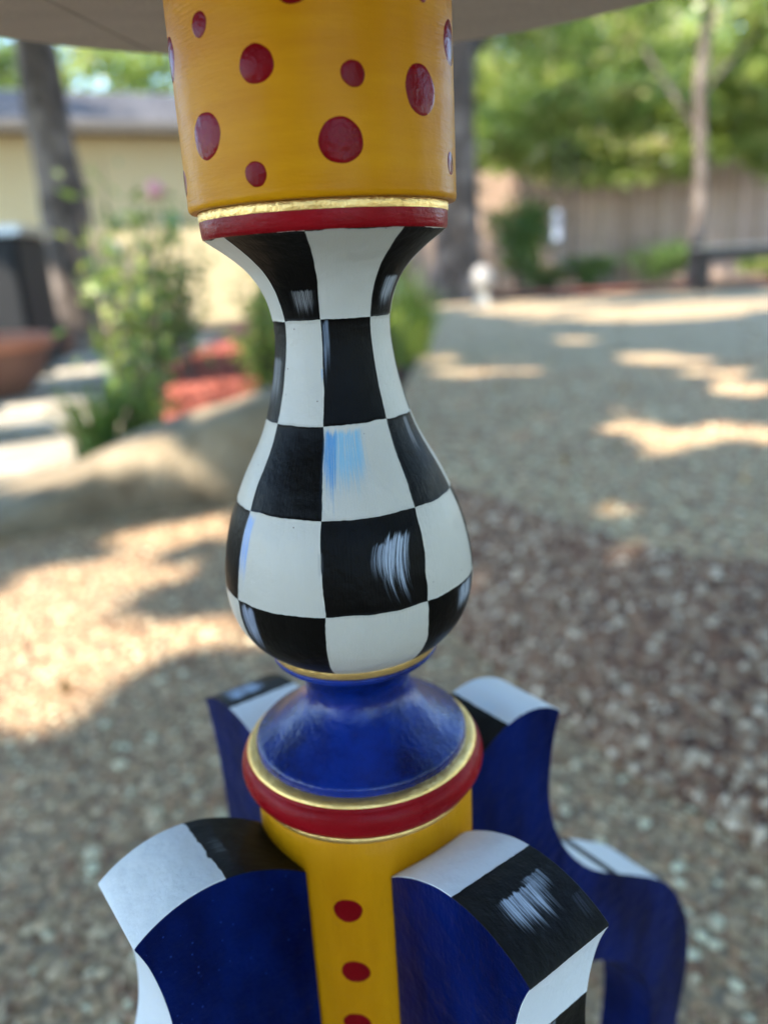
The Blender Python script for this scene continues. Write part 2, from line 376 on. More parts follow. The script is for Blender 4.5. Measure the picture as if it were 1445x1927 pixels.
for nm, phi, b0, par, strk, lab in LEGS:
    s0 = s_at(*b0)
    if par == 0: bounds = [0, s0, TIP] + base_b + tail
    else: bounds = [0, s0, TIP+(.0 if phi != -57 else .0)] + base_b + tail
    if phi == -57: bounds = [0, s0] + base_b[2:] + tail
    kx, dz = {33: (1, 0), -57: (.945, -.001), 123: (.865, .009), -147: (1.16, -.02)}[phi]
    me, _, _ = leg_mesh(bounds, kx, dz)
    # u parity: even floor = white; shift so that the first patch has the wanted colour
    # v spans 0..1 across the thickness, strokes run along u: swap axes in the material
    N = NT('leg_edge_paint'); uv = N.n('ShaderNodeUVMap').outputs[0]; P = N.coord(); x = N.xyz(uv)
    nz = N.n('ShaderNodeTexNoise'); N.put(nz.inputs['Vector'], P); nz.inputs['Scale'].default_value = 220; nz.inputs['Detail'].default_value = 4
    u = N.math('ADD', N.math('ADD', x[0], float(par)), N.math('MULTIPLY', N.math('SUBTRACT', nz.outputs[0], .5), .035))
    parv = N.math('MODULO', N.math('FLOOR', u), 2.0)
    wn = N.noise(P, 26, 3)
    white = N.mix(wn, (.72, .74, .75), (.80, .81, .82)); black = N.mix(N.noise(P, 45, 3), (.003, .003, .003), (.013, .012, .010))
    c = N.mix(parv, white, black)
    # strokes run along the leg: pass (v, u) as (u, v)
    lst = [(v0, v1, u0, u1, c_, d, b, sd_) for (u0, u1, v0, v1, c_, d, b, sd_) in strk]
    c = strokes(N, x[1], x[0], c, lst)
    f = N.math('FRACT', u); e = N.math('MINIMUM', f, N.math('SUBTRACT', 1.0, f))
    n0 = N.bump(N.math('ADD', N.math('MULTIPLY', parv, .8), N.step(e, .02, 0.0)), .00022, .8)
    n1 = N.bump(N.noise(N.comb(N.math('MULTIPLY', x[1], 50.0), N.math('MULTIPLY', x[0], 5.0), 0.0), 1.0, 3, .6), .00016, .7, n0)
    em = N.out(c, N.math('ADD', .34, N.math('MULTIPLY', N.noise(P, 80, 3), .2)), paint_bump(N, P, n1, 1.3), Specular_IOR_Level=N.math('SUBTRACT', .30, N.math('MULTIPLY', parv, .18)))
    o = link(nm, me, [M['blue'], em], table, label=lab)
    ph = R(phi); o.rotation_euler = (0, 0, math.atan2(-math.cos(ph), math.sin(ph)))
    bv = o.modifiers.new('bevel', 'BEVEL'); bv.width = .0009; bv.segments = 3; bv.limit_method = 'ANGLE'; bv.angle_limit = R(50); bv.harden_normals = True

# --- round table top in two boards meeting in a fine seam
TR = .872*U
def half_disc(a0, a1, x_sign):
    pass
p1 = Vector((-.4217, .4724)); p2 = Vector((-.3338, .7612)); dseam = (p2-p1).normalized(); nseam = Vector((dseam.y, -dseam.x))
def board(sign):
    pts = []
    for k in range(360):
        a = R(k); q = Vector((math.cos(a), math.sin(a)))*.872
        pts.append(q)
    # clip by the seam line
    outp = []
    gap = .0022
    def sd_(q): return sign*((q-p1).dot(nseam))-gap
    for i in range(len(pts)):
        a, b = pts[i], pts[(i+1) % len(pts)]; da, db = sd_(a), sd_(b)
        if da >= 0: outp.append(a)
        if (da >= 0) != (db >= 0): outp.append(a+(b-a)*(da/(da-db)))
    bm = bmesh.new()
    lo = [bm.verts.new((q.x*U, q.y*U, H(.450))) for q in outp]; f = bm.faces.new(list(reversed(lo)))
    g_ = bmesh.ops.extrude_face_region(bm, geom=[f]); 
    for v in g_['geom']:
        if isinstance(v, bmesh.types.BMVert): v.co.z += .020
    bmesh.ops.recalc_face_normals(bm, faces=bm.faces[:])
    me = bpy.data.meshes.new('tabletop'); bm.to_mesh(me); bm.free()
    o = link('tabletop_board', me, M['top'], table)
    bv = o.modifiers.new('bevel', 'BEVEL'); bv.width = .0018; bv.segments = 3; bv.angle_limit = R(40)
board(1); board(-1)

# ================================================================ GROUND AND PATIO
N = NT('soil'); P = N.coord()
M['soil'] = N.out(N.ramp(N.noise(P, 3, 6), [(.3, (.05, .035, .022)), (.7, (.13, .10, .065))]), .95, N.bump(N.noise(P, 30, 5), .02))
def agg(name, cols, sc_=95):
    N = NT(name); P = N.coord()
    v = N.voro(P, sc_, 1); d = N.voro(P, sc_, 0)
    k = N.xyz(v)[0]
    c = N.ramp(k, cols); c = N.mix(N.step(d, .35, .75), c, (0.198, 0.149, 0.102))
    big = N.noise(P, 1.3, 4)
    c = N.mix(N.step(big, .4, .7), c, (.17, .15, .12), 'MIX') if False else N.mix(.35, c, N.mix(big, (0.330, 0.227, 0.132), (0.594, 0.440, 0.276)))
    return N.out(c, .8, N.bump(N.math('SUBTRACT', 1.0, d), .004))
AGG = [(0, (0.214, 0.105, 0.046)), (.25, (0.463, 0.281, 0.134)), (.5, (0.588, 0.394, 0.206)), (.75, (0.392, 0.253, 0.144)), (1, (0.850, 0.576, 0.310))]
M['agg'] = agg('exposed_aggregate', AGG)
M['agg_up'] = agg('exposed_aggregate_upper', [(0, (0.398, 0.228, 0.100)), (.3, (0.686, 0.419, 0.200)), (.6, (0.800, 0.556, 0.275)), (1, (0.800, 0.752, 0.390))], 80)
M['agg_slope'] = agg('slope_aggregate', [(0, (0.101, 0.049, 0.035)), (.4, (0.202, 0.113, 0.069)), (.7, (0.252, 0.169, 0.115)), (1, (0.403, 0.309, 0.230))], 70)
def flat(name, pts, z, mat, **k):
    bm = bmesh.new(); f = bm.faces.new([bm.verts.new((x, y, z)) for x, y in pts]); bmesh.ops.triangulate(bm, faces=[f])
    if k.get('lift'): pass
    me = bpy.data.meshes.new(name); bm.to_mesh(me); bm.free()
    return link(name, me, mat, kind='structure', **{a: b for a, b in k.items() if a != 'lift'})
flat('ground', [(-150, -150), (150, -150), (150, 150), (-150, 150)], -.03, M['soil'], label='bare garden soil under everything')
flat('lower_patio', [(-4, -4), (5, -4), (5, 1.2), (1.4, 1.2), (.2, 2.0), (.0, 2.6), (-.6, 2.35), (-1.2, 2.3), (-4, 2.4)], 0, M['agg'], label='lower patio of exposed aggregate around the table')
BASE = [(-.02, 1.95), (.10, 1.45), (.19, 1.15), (.25, .99), (.31, .84), (.345, .76), (.385, .70), (.42, .62), (.52, .40), (.70, .1), (1.0, -.5), (1.4, -1.5)]
TOP = [(.10, 2.15), (.19, 1.80), (.25, 1.57), (.33, 1.43), (.40, 1.28), (.47, 1.16), (.56, 1.08), (.64, 1.03), (.80, .75), (1.05, .35), (1.4, -.35), (1.8, -1.4)]
UZ = .15
V = []; fs = []
ns = len(BASE); K = 6
for i in range(ns):
    for k in range(K+1):
        t = k/K; x = BASE[i][0]*(1-t)+TOP[i][0]*t; y = BASE[i][1]*(1-t)+TOP[i][1]*t
        V.append((x, y, .004+(UZ-.006)*(t**.8)))
for i in range(ns-1):
    for k in range(K): a = i*(K+1)+k; fs.append((a, a+K+1, a+K+2, a+1))
link('stony_slope', mesh(V, fs), M['agg_slope'], kind='structure', label='short slope of reddish brown pebbles below the upper slab')
# upper slab with a thickness so that its edge reads
up = TOP + [(8, -1.4), (8, 9.9), (1.5, 10.6), (1.05, 9.5), (.42, 4.0), (.15, 2.4)]
bm = bmesh.new(); f = bm.faces.new([bm.verts.new((x, y, UZ)) for x, y in up]); r_ = bmesh.ops.extrude_face_region(bm, geom=[f])
for v in r_['geom']:
    if isinstance(v, bmesh.types.BMVert): v.co.z = -.02
bmesh.ops.recalc_face_normals(bm, faces=bm.faces[:]); bmesh.ops.triangulate(bm, faces=bm.faces[:])
me = bpy.data.meshes.new('upper_patio'); bm.to_mesh(me); bm.free()
link('upper_patio', me, M['agg_up'], kind='structure', label='raised aggregate patio running back to the fence')

# pebbles set in the surfaces (stuff)
N = NT('pebbles'); at = N.n('ShaderNodeAttribute', attribute_name='tint').outputs[2]
M['peb'] = N.out(N.ramp(at, [(0, (0.162, 0.080, 0.041)), (.2, (0.405, 0.221, 0.114)), (.45, (0.551, 0.361, 0.196)), (.7, (0.437, 0.308, 0.186)), (.88, (0.745, 0.535, 0.320)), (1, (0.850, 0.802, 0.537))]), .55)
N = NT('slope_pebbles'); at = N.n('ShaderNodeAttribute', attribute_name='tint').outputs[2]
M['peb_r'] = N.out(N.ramp(at, [(0, (0.088, 0.042, 0.025)), (.3, (0.224, 0.106, 0.057)), (.55, (0.304, 0.176, 0.102)), (.8, (0.368, 0.260, 0.171)), (1, (0.800, 0.647, 0.476))]), .5)
ICO = bmesh.new(); bmesh.ops.create_icosphere(ICO, subdivisions=1, radius=1); IV = np.array([v.co[:] for v in ICO.verts]); IF = np.array([[v.index for v in f.verts] for f in ICO.faces]); ICO.free()
def pebbles(name, pts, rad, mat, flatness=.55, **k):
    n = len(pts); s = rad[:, None]*RNG.uniform(.7, 1.3, (n, 3)); s[:, 2] *= flatness
    an = RNG.uniform(0, 6.28, n); c, s_ = np.cos(an), np.sin(an)
    v = IV[None]*s[:, None, :]*RNG.uniform(.88, 1.12, (n, len(IV), 1))
    x = v[..., 0]*c[:, None]-v[..., 1]*s_[:, None]; y = v[..., 0]*s_[:, None]+v[..., 1]*c[:, None]
    v = np.stack([x, y, v[..., 2]], -1)+pts[:, None, :]
    f = IF[None]+(np.arange(n)*len(IV))[:, None, None]
    tint = np.repeat(RNG.uniform(0, 1, n)**1.1, len(IV))
    return link(name, np_mesh(v.reshape(-1, 3), f.reshape(-1, 3), tint=tint, smooth=True), mat, kind='stuff', **k)
def inside(poly, p):
    x, y = p[:, 0], p[:, 1]; r = np.zeros(len(p), bool); n = len(poly)
    for i in range(n):
        x1, y1 = poly[i]; x2, y2 = poly[(i+1) % n]
        c = ((y1 > y) != (y2 > y)) & (x < (x2-x1)*(y-y1)/(y2-y1+1e-12)+x1); r ^= c
    return r
n = 34000
p = np.stack([RNG.uniform(-1.25, .55, n), .25+RNG.uniform(0, 1, n)**1.3*1.9, np.full(n, .0)], 1)
p = p[inside([(-1.3, .2), (.52, .2), (.52, .40)]+BASE[7::-1]+[(-.1, 2.1), (-1.3, 2.2)], p)]
pebbles('patio_pebbles', p, RNG.uniform(.0028, .0075, len(p))*(1+.5*(RNG.uniform(0, 1, len(p)) > .93)), M['peb'], label='small rounded pebbles set in the lower patio', cat='gravel')
n = 15000; i = RNG.uniform(0, 8.6, n); t = RNG.uniform(-.02, 1.0, n); Bn, Tn = np.array(BASE), np.array(TOP); k = i.astype(int); fr = (i-k)[:, None]
q = (Bn[k]*(1-fr)+Bn[k+1]*fr)*(1-t[:, None])+(Tn[k]*(1-fr)+Tn[k+1]*fr)*t[:, None]
p = np.column_stack([q, .004+(UZ-.006)*np.clip(t, 0, 1)**.8])
pebbles('slope_pebbles', p, RNG.uniform(0, 1, n)**1.8*.0075+.0028, M['peb_r'], .8, label='reddish brown and grey pebbles covering the short slope', cat='gravel')
n = 16000; p = np.stack([RNG.uniform(.1, 2.0, n), .8+RNG.uniform(0, 1, n)**1.4*2.6, np.full(n, UZ)], 1)
p = p[inside(up, p)]
pebbles('slab_pebbles', p, RNG.uniform(.004, .0095, len(p)), M['peb'], label='pale pebbles showing in the raised patio surface', cat='gravel')

# ---- left side: boulder edging, mulch bed, flagstone path
N = NT('rough_stone'); P = N.coord()
M['stone'] = N.out(N.ramp(N.noise(P, 7, 6, .6), [(.3, (.13, .095, .055)), (.5, (.24, .185, .115)), (.7, (.34, .275, .18))]), .9, N.bump(N.noise(P, 22, 6), .015))
def loft_stone(name, path, parent=None, **k):
    """path: (x,y,z_top,half_width,height)"""
    V = []; fs = []; ns_ = 20
    P_ = []
    for i in range(len(path)-1):
        for t in np.linspace(0, 1, 7)[:-1]: P_.append([a*(1-t)+b*t for a, b in zip(path[i], path[i+1])])
    P_.append(list(path[-1]))
    for i, (x, y, zt, hw, hh) in enumerate(P_):
        j = min(i+1, len(P_)-1); l = max(i-1, 0); d = Vector((P_[j][0]-P_[l][0], P_[j][1]-P_[l][1])).normalized(); nrm = Vector((-d.y, d.x))
        e = min(1, .25+min(i, len(P_)-1-i)*.3)
        for s_ in range(ns_):
            a = 2*math.pi*s_/ns_; ca, sa = math.cos(a), math.sin(a)
            pw = .45; cx = math.copysign(abs(ca)**pw, ca); sz = math.copysign(abs(sa)**pw, sa)
            jr = 1+.03*math.sin(i*.5+s_*1.1)+.025*math.sin(i*.23-s_*2.3)
            V.append((x+nrm.x*hw*cx*jr*e, y+nrm.y*hw*cx*jr*e, zt-hh/2+hh/2*sz*jr*e))
    for i in range(len(P_)-1):
        for s_ in range(ns_):
            t_ = (s_+1) % ns_; fs.append((i*ns_+s_, i*ns_+t_, (i+1)*ns_+t_, (i+1)*ns_+s_))
    fs.append(tuple(range(ns_))); fs.append(tuple(reversed(range((len(P_)-1)*ns_, len(P_)*ns_))))
    return link(name, mesh(V, fs), M['stone'], parent, **k)
loft_stone('edging_stone', [(-1.5, 1.85, .035, .11, .12), (-1.0, 1.98, .055, .13, .16), (-.78, 2.12, .11, .16, .22), (-.55, 2.22, .19, .17, .30), (-.38, 2.24, .245, .18, .38), (-.2, 2.28, .285, .18, .44), (.0, 2.34, .27, .16, .40), (.12, 2.42, .20, .13, .32)],
           label='long weathered stone edging that rises beside the patio', cat='edging stone')
N = NT('red_mulch'); P = N.coord()
M['mulch'] = N.out(N.ramp(N.voro(N.scale(P, (1, 2.2, 1)), 26, 1), [(0, (.26, .055, .035)), (.5, (.42, .11, .07)), (1, (.55, .20, .14))]), .9, N.bump(N.voro(P, 30, 0), .02))
V = []; fs = []; nx, ny = 26, 30
for i in range(nx+1):
    for j in range(ny+1):
        t = i/nx; s_ = j/ny; y = 2.42+s_*8.4
        xl = -.55-.24*(y-2.4) if y < 5 else -1.17-.02*(y-5); xr = min(.10+.10*(y-2.0), 1.15)
        x = xl*(1-t)+xr*t; z = .0+.09*math.sin(math.pi*min(1, t*1.02))**.5*min(1, s_*12+.25)+.015*math.sin(x*9+y*5)
        V.append((x, y, max(z, -.01)))
for i in range(nx):
    for j in range(ny): a = i*(ny+1)+j; fs.append((a, a+ny+1, a+ny+2, a+1))
link('mulch_bed', mesh(V, fs), M['mulch'], kind='structure', label='red bark mulch bed behind the edging stone')
V = np.array([[-.5, -.5, -.5], [.5, -.5, -.5], [.5, .5, -.5], [-.5, .5, -.5], [-.5, -.5, .5], [.5, -.5, .5], [.5, .5, .5], [-.5, .5, .5]])
BF = np.array([[0, 3, 2, 1], [4, 5, 6, 7], [0, 1, 5, 4], [1, 2, 6, 5], [2, 3, 7, 6], [3, 0, 4, 7]])
def rotm(n):
    q = RNG.normal(size=(n, 4)); q /= np.linalg.norm(q, axis=1)[:, None]; w_, x, y, z = q.T
    return np.stack([np.stack([1-2*(y*y+z*z), 2*(x*y-z*w_), 2*(x*z+y*w_)], -1), np.stack([2*(x*y+z*w_), 1-2*(x*x+z*z), 2*(y*z-x*w_)], -1), np.stack([2*(x*z-y*w_), 2*(y*z+x*w_), 1-2*(x*x+y*y)], -1)], 1)
n = 3500; ch = V[None]*np.array([.045, .014, .006])*RNG.uniform(.6, 1.5, (n, 1, 3)); ch = np.einsum('nij,nkj->nki', rotm(n), ch)
yy = RNG.uniform(2.45, 6.5, n); tt = RNG.uniform(0.03, .97, n)
xl = np.where(yy < 5, -.55-.24*(yy-2.4), -1.17-.02*(yy-5)); xr = np.minimum(.10+.10*(yy-2), 1.15)
ps = np.stack([xl*(1-tt)+xr*tt, yy, .09*np.sin(np.pi*np.minimum(1, tt*1.02))**.5+.012], 1)
link('mulch_chips', np_mesh((ch+ps[:, None]).reshape(-1, 3), (BF[None]+(np.arange(n)*8)[:, None, None]).reshape(-1, 4)), M['mulch'], kind='stuff', label='loose red bark chips scattered over the bed', cat='mulch')
N = NT('flagstone'); P = N.coord()
M['flag'] = N.out(N.ramp(N.noise(P, 5, 5), [(.3, (.34, .29, .21)), (.7, (.52, .46, .36))]), .85, N.bump(N.noise(P, 30, 5), .006))
N = NT('path_grit'); P = N.coord()
M['grit'] = N.out(N.ramp(N.noise(P, 12, 6), [(.3, (.22, .18, .12)), (.7, (.38, .33, .25))]), .9, N.bump(N.noise(P, 60, 4), .008))
path = flat('garden_path', [(-8, 2.35), (-1.2, 2.25), (-.62, 2.45), (-1.2, 5.0), (-1.25, 9.5), (-8, 9.5)], .006, M['grit'], label='gritty garden path left of the bed')
for i, (x, y, a, b) in enumerate([(-1.05, 2.85, .36, .26), (-1.75, 2.95, .32, .28), (-1.45, 3.6, .42, .27), (-2.3, 3.7, .36, .3), (-1.55, 4.35, .4, .3), (-2.5, 4.5, .4, .3), (-1.7, 5.2, .5, .34), (-2.8, 5.4, .45, .35), (-1.8, 6.1, .5, .34), (-3.0, 6.3, .5, .36), (-1.9, 7.1, .5, .4), (-3.2, 7.4, .6, .4)]):
    nn = 9; vs1 = []
    for k in range(nn):
        t = 2*math.pi*k/nn+random.uniform(-.2, .2); rr = random.uniform(.85, 1.12); vs1.append((x+a*rr*math.cos(t), y+b*rr*math.sin(t)))
    bm = bmesh.new(); f = bm.faces.new([bm.verts.new((q[0], q[1], .008)) for q in vs1]); g_ = bmesh.ops.extrude_face_region(bm, geom=[f])
    for v in g_['geom']:
        if isinstance(v, bmesh.types.BMVert): v.co.z += .03
    bmesh.ops.recalc_face_normals(bm, faces=bm.faces[:]); bmesh.ops.bevel(bm, geom=[e for e in bm.edges if e.verts[0].co.z > .03 and e.verts[1].co.z > .03], offset=.01, segments=1, affect='EDGES')
    me = bpy.data.meshes.new('stone'); bm.to_mesh(me); bm.free(); link('paving_stone', me, M['flag'], path)

# ================================================================ FOLIAGE HELPERS
def leafmat(name, cols, trans=.35, rough=.45):
    N = NT(name); at = N.n('ShaderNodeAttribute', attribute_name='tint').outputs[2]
    c = N.ramp(at, cols); N.out(c, rough)
    tb = N.n('ShaderNodeBsdfTranslucent'); N.put(tb.inputs[0], N.mix(.5, c, (.58, .70, .10), 'MIX'))
    mx = N.n('ShaderNodeMixShader'); mx.inputs[0].default_value = trans
    N.t.links.new(N.b.outputs[0], mx.inputs[1]); N.t.links.new(tb.outputs[0], mx.inputs[2])
    o = [x for x in N.t.nodes if x.type == 'OUTPUT_MATERIAL'][0]; N.t.links.new(mx.outputs[0], o.inputs[0]); return N.m
M['leaf'] = leafmat('tree_leaves', [(0, (.06, .10, .025)), (.35, (.20, .28, .07)), (.65, (.38, .46, .13)), (.88, (.52, .53, .20)), (1, (.62, .50, .34))], .5, .28)
M['leaf_shrub'] = leafmat('shrub_leaves', [(0, (.03, .08, .02)), (.5, (.07, .15, .035)), (1, (.17, .24, .06))], .35)
M['leaf_yel'] = leafmat('yellowish_leaves', [(0, (.10, .17, .03)), (.5, (.24, .32, .06)), (1, (.45, .48, .14))], .35)
N = NT('bark'); P = N.coord()
M['bark'] = N.out(N.mix(N.step(N.noise(P, 3.0, 4), .46, .62), N.ramp(N.noise(N.scale(P, (1, 1, .2)), 22, 5), [(.35, (.04, .030, .023)), (.65, (.13, .10, .08))]), (.21, .17, .14)), .95,
                  N.bump(N.noise(N.scale(P, (1, 1, .15)), 30, 5), .03))
def leaves(name, pts, size, mat, parent=None, asp=.55, tint=None, **k):
    n = len(pts); s = np.asarray(size)*np.ones(n)*RNG.uniform(.7, 1.3, n)
    q = np.array([[-.5, 0, 0], [0, -asp/2, .08], [.5, 0, 0], [0, asp/2, .08]])
    v = np.einsum('nij,nkj->nki', rotm(n), q[None]*s[:, None, None])+pts[:, None]
    if tint is None: tint = RNG.uniform(0, 1, n)
    return link(name, np_mesh(v.reshape(-1, 3), np.arange(n*4).reshape(n, 4), tint=np.repeat(tint, 4)), mat, parent, **k)
def clumped(n, c, r, nclump=40, cr=.21, shell=.55):
    """points in clumps spread in an ellipsoid"""
    d = RNG.normal(size=(nclump, 3)); d /= np.linalg.norm(d, axis=1)[:, None]; rr = RNG.uniform(shell**3, 1, nclump)**(1/3)
    cc = d*rr[:, None]*np.array(r)*.85; k = RNG.integers(0, nclump, n)
    return np.array(c)+cc[k]+RNG.normal(size=(n, 3))*np.array(r)*cr*.5, RNG.uniform(-.18, .18, nclump)[k]
def tube(path, seg=14, rough=.06):
    V = []; fs = []
    pts = [Vector(p[:3]) for p in path]; rad = [p[3] for p in path]
    P_ = []; RR = []
    for i in range(len(pts)-1):
        for t in (0, .25, .5, .75): P_.append(pts[i].lerp(pts[i+1], t)); RR.append(rad[i]*(1-t)+rad[i+1]*t)
    P_.append(pts[-1]); RR.append(rad[-1])
    for i, (p, r) in enumerate(zip(P_, RR)):
        d = (P_[min(i+1, len(P_)-1)]-P_[max(i-1, 0)]).normalized(); a = d.cross(Vector((.3, 1, .1))).normalized(); b = d.cross(a)
        for j in range(seg):
            t = 2*math.pi*j/seg; rr = r*(1+rough*math.sin(j*2.4+i*.7)+rough*.7*math.sin(j*5.1-i*1.3)); V.append(p+a*rr*math.cos(t)+b*rr*math.sin(t))
    for i in range(len(P_)-1):
        for j in range(seg): k = (j+1) % seg; fs.append((i*seg+j, i*seg+k, (i+1)*seg+k, (i+1)*seg+j))
    return V, fs
def tubes(name, paths, mat, parent=None, seg=8, **k):
    V = []; fs = []
    for p in paths:
        v, f = tube(p, seg); o = len(V); V += v; fs += [tuple(a+o for a in q) for q in f]
    return link(name, mesh(V, fs), mat, parent, **k)

# ================================================================ TREES
def tree(base, trunk_path, limbs, crown, nleaf, size, label, group=None, mat='leaf', clumps=45, cat='tree'):
    t = empty('tree', base, label=label, cat=cat, group=group)
    tubes('trunk', [trunk_path], M['bark'], t, 18)
    for l in limbs: tubes('limb', [l], M['bark'], t, 8)
    P_ = []; T_ = []
    for (c, r, fr) in crown:
        p, d = clumped(int(nleaf*fr), c, r, clumps); P_.append(p); T_.append(np.clip(.48+d*2+RNG.normal(0, .26, len(p)), 0, 1))
    leaves('crown', np.concatenate(P_), size, M[mat], t, tint=np.concatenate(T_))
    return t
# trees named by what shows of them
tree((-2.50, 8.0, -.03), [(0, 0, 0, .26), (.02, 0, .6, .20), (.05, .0, 1.3, .21), (.04, 0, 2.1, .19), (.03, 0, 3.2, .165), (0, .1, 5.0, .13)],
     [[(-.3, 0, 3.2, .08), (.6, .4, 4.4, .06), (1.8, .7, 5.4, .03)], [(-.3, 0, 3.6, .07), (-1.4, .4, 4.8, .05), (-2.4, .6, 5.6, .03)]],
     [((-.3, .3, 6.8), (2.6, 2.2, 1.8), 1)], 5000, .16, 'tree with a leaning grey trunk in front of the yellow house')
tree((1.75, 10.9, .1), [(0, 0, 0, .42), (0, 0, .5, .32), (-.02, 0, 1.5, .29), (.0, 0, 2.6, .28), (.05, 0, 4.5, .24), (.1, 0, 6, .16)],
     [[(0, 0, 2.9, .12), (.9, .3, 3.7, .08), (1.9, .6, 4.3, .04)], [(0, 0, 3.3, .12), (-1, .4, 4.5, .08), (-2, .6, 5.5, .04)]],
     [((.6, .4, 5.6), (2.6, 1.8, 1.4), .5), ((1.9, .8, 3.6), (1.5, .9, .6), .2), ((1.7, 1.3, 2.3), (1.6, .5, .75), .4)], 9000, .13, 'large tree with a thick dark trunk right behind the yellow column')
tree((4.9, 10.6, .1), [(0, 0, 0, .10), (.05, 0, 1.2, .075), (-.05, 0, 2.6, .07), (.1, 0, 4.5, .05)],
     [[(-.05, 0, 2.4, .03), (.8, .2, 3.2, .02)], [(-.05, 0, 2.0, .03), (-.7, .2, 3.0, .02)]],
     [((.5, .2, 4.3), (1.9, 1.2, 1.1), .4), ((1.3, .5, 2.9), (1.0, .8, .8), .3), ((-.2, 1.5, 2.2), (2.1, .5, .75), .45), ((1.9, 1.6, 2.2), (1.2, .5, .7), .2)], 12000, .12, 'slim-trunked tree at the right in front of the fence')
BG = [((2.4, 15.2, 0), 3.6, 1.9, 3600, 'leafy tree behind the fence beside the thick dark trunk'), ((4.4, 14.6, 0), 3.5, 1.9, 4600, 'bright green tree behind the middle of the fence'), ((6.6, 15.2, 0), 3.6, 2.0, 4600, 'yellow-green tree behind the right stretch of fence'),
      ((9.2, 15.8, 0), 3.4, 2.2, 4200, 'dense tree behind the fence at the right edge of view'), ((5.4, 19, 0), 5.6, 2.9, 6000, 'tall tree far behind the fence, blue sky showing through'), ((1.0, 19.5, 0), 5.4, 2.6, 4500, 'tall tree beyond the corner of the house'), ((9.3, 19.5, 0), 6.0, 3.0, 6500, 'tallest tree beyond the right end of the fence')]
for (b, h, r, n_, lab) in BG:
    tree(b, [(0, 0, -.1, .2), (.1, 0, 1.5, .16), (0, .1, h-.5, .1), (0, .1, h, .05)], [[(0, 0, h*.55, .06), (r*.5, 0, h*.85, .03)], [(0, 0, h*.6, .06), (-r*.5, .1, h*.9, .03)]],
         [((0, 0, h), (r*1.1, r*.8, h*.42), .6), ((0, -.2, h*.55), (r*1.15, r*.6, h*.3), .4)], int(n_*1.15), .28 if b[1] > 17 else .22, lab, 'trees beyond the fence', clumps=60)
for (b, h, r, n_, lab) in [((-4.2, 21, 0), 5.0, 2.6, 4500, 'bright green tree standing right behind the house roof'), ((-8.2, 20, 0), 5.0, 2.2, 2800, 'thin-leaved tree behind the roof at the left edge, sky between its leaves'), ((-.9, 22, 0), 5.0, 2.4, 3000, 'tree behind the roof, mostly hidden by the yellow column')]:
    tree(b, [(0, 0, -.1, .25), (.1, 0, 2, .2), (0, .1, h, .1)], [[(0, 0, h*.6, .08), (r*.5, 0, h*.95, .03)], [(0, 0, h*.6, .06), (-r*.5, .1, h*.9, .03)]],
         [((0, 0, h*.95), (r*1.2, r*.8, 2.1), 1)], int(n_*1.8), .21, lab, 'trees behind the house', clumps=70)

for (b, h, r, n_, lab) in [((-2.9, -6.0, 0), 4.6, 2.7, 7000, 'unseen broad tree added beyond the near side of the patio, left of two'), ((5.2, -4.4, 0), 4.4, 2.5, 6500, 'unseen broad tree added beyond the near side of the patio, right of two'), ((7.0, -.6, 0), 4.2, 2.3, 5500, 'unseen tree added beside the right side of the patio')]:  # out-of-view trees placed to darken the surroundings the table paint reflects
    tree(b, [(0, 0, -.1, .22), (.1, 0, 1.5, .17), (0, .1, h-.5, .1), (0, .1, h, .05)], [[(0, 0, h*.55, .06), (r*.5, 0, h*.85, .03)], [(0, 0, h*.6, .06), (-r*.5, .1, h*.9, .03)]],
         [((0, 0, h), (r, r*.8, h*.40), .6), ((0, 0, h*.45), (r, r*.7, h*.36), .4)], n_, .2, lab, 'unseen trees around the near patio', clumps=45)

tree((-9.2, 10.6, -.03), [(0, 0, -.1, .25), (.1, 0, 2, .2), (0, .1, 6, .1)], [[(0, 0, 3.5, .08), (1.5, 0, 5.6, .03)], [(0, 0, 3.8, .06), (-1.2, .1, 5.9, .03)]],  # out-of-view tree placed so that its shadow dapples the roof
     [((.3, 0, 6.2), (2.9, 2.4, 1.6), 1)], 3800, .24, 'unseen tree added beside the far end of the house to dapple its roof', clumps=34)

hg = empty('hedge', (-5.2, -7.2, -.03), label='unseen loose hedge added along the near side of the patio to dim reflections', cat='hedge')  # belt of foliage behind the camera, added to darken reflections
tubes('stem', [[(x, random.uniform(-.2, .2), -.05, .04), (x+random.uniform(-.2, .2), 0, 1.2, .03), (x+random.uniform(-.3, .3), 0, 2.1, .01)] for x in np.linspace(-5.6, 5.6, 17)], M['bark'], hg, 6)
nh = 9000; ph_ = np.stack([RNG.uniform(-6, 6, nh), RNG.normal(0, .45, nh), RNG.uniform(0, 1, nh)**.8*2.5], 1); ph_[:, 2] *= .82+.16*np.sin(ph_[:, 0]*1.7)+.06*np.sin(ph_[:, 0]*5.1)
leaves('foliage', ph_, .17, M['leaf_shrub'], hg)

tree((6.9, 3.4, 0), [(0, 0, -.1, .22), (.1, 0, 1.5, .17), (0, .1, 4, .1), (0, .1, 4.4, .05)], [[(0, 0, 2.4, .06), (1.2, 0, 3.8, .03)], [(0, 0, 2.6, .06), (-1.2, -.1, 3.9, .03)]],  # added out of view to block bright sky glare on the dots
     [((0, 0, 4.3), (2.3, 2.0, 1.7), .6), ((0, 0, 2.0), (2.0, 1.6, 1.5), .4)], 6000, .2, 'unseen tree added beside the middle of the raised patio, right of the view', clumps=45)

nb_ = 26000; bx = RNG.uniform(-22, 26, nb_); pb = np.stack([bx, RNG.normal(27, 1.2, nb_), RNG.uniform(0, 1, nb_)**.9*(5.2+1.3*np.sin(bx*.5)+.8*np.sin(bx*1.3+2))], 1)
leaves('distant_trees', pb, .55, M['leaf'], kind='stuff', label='far band of trees closing the view behind the gardens', cat='trees')

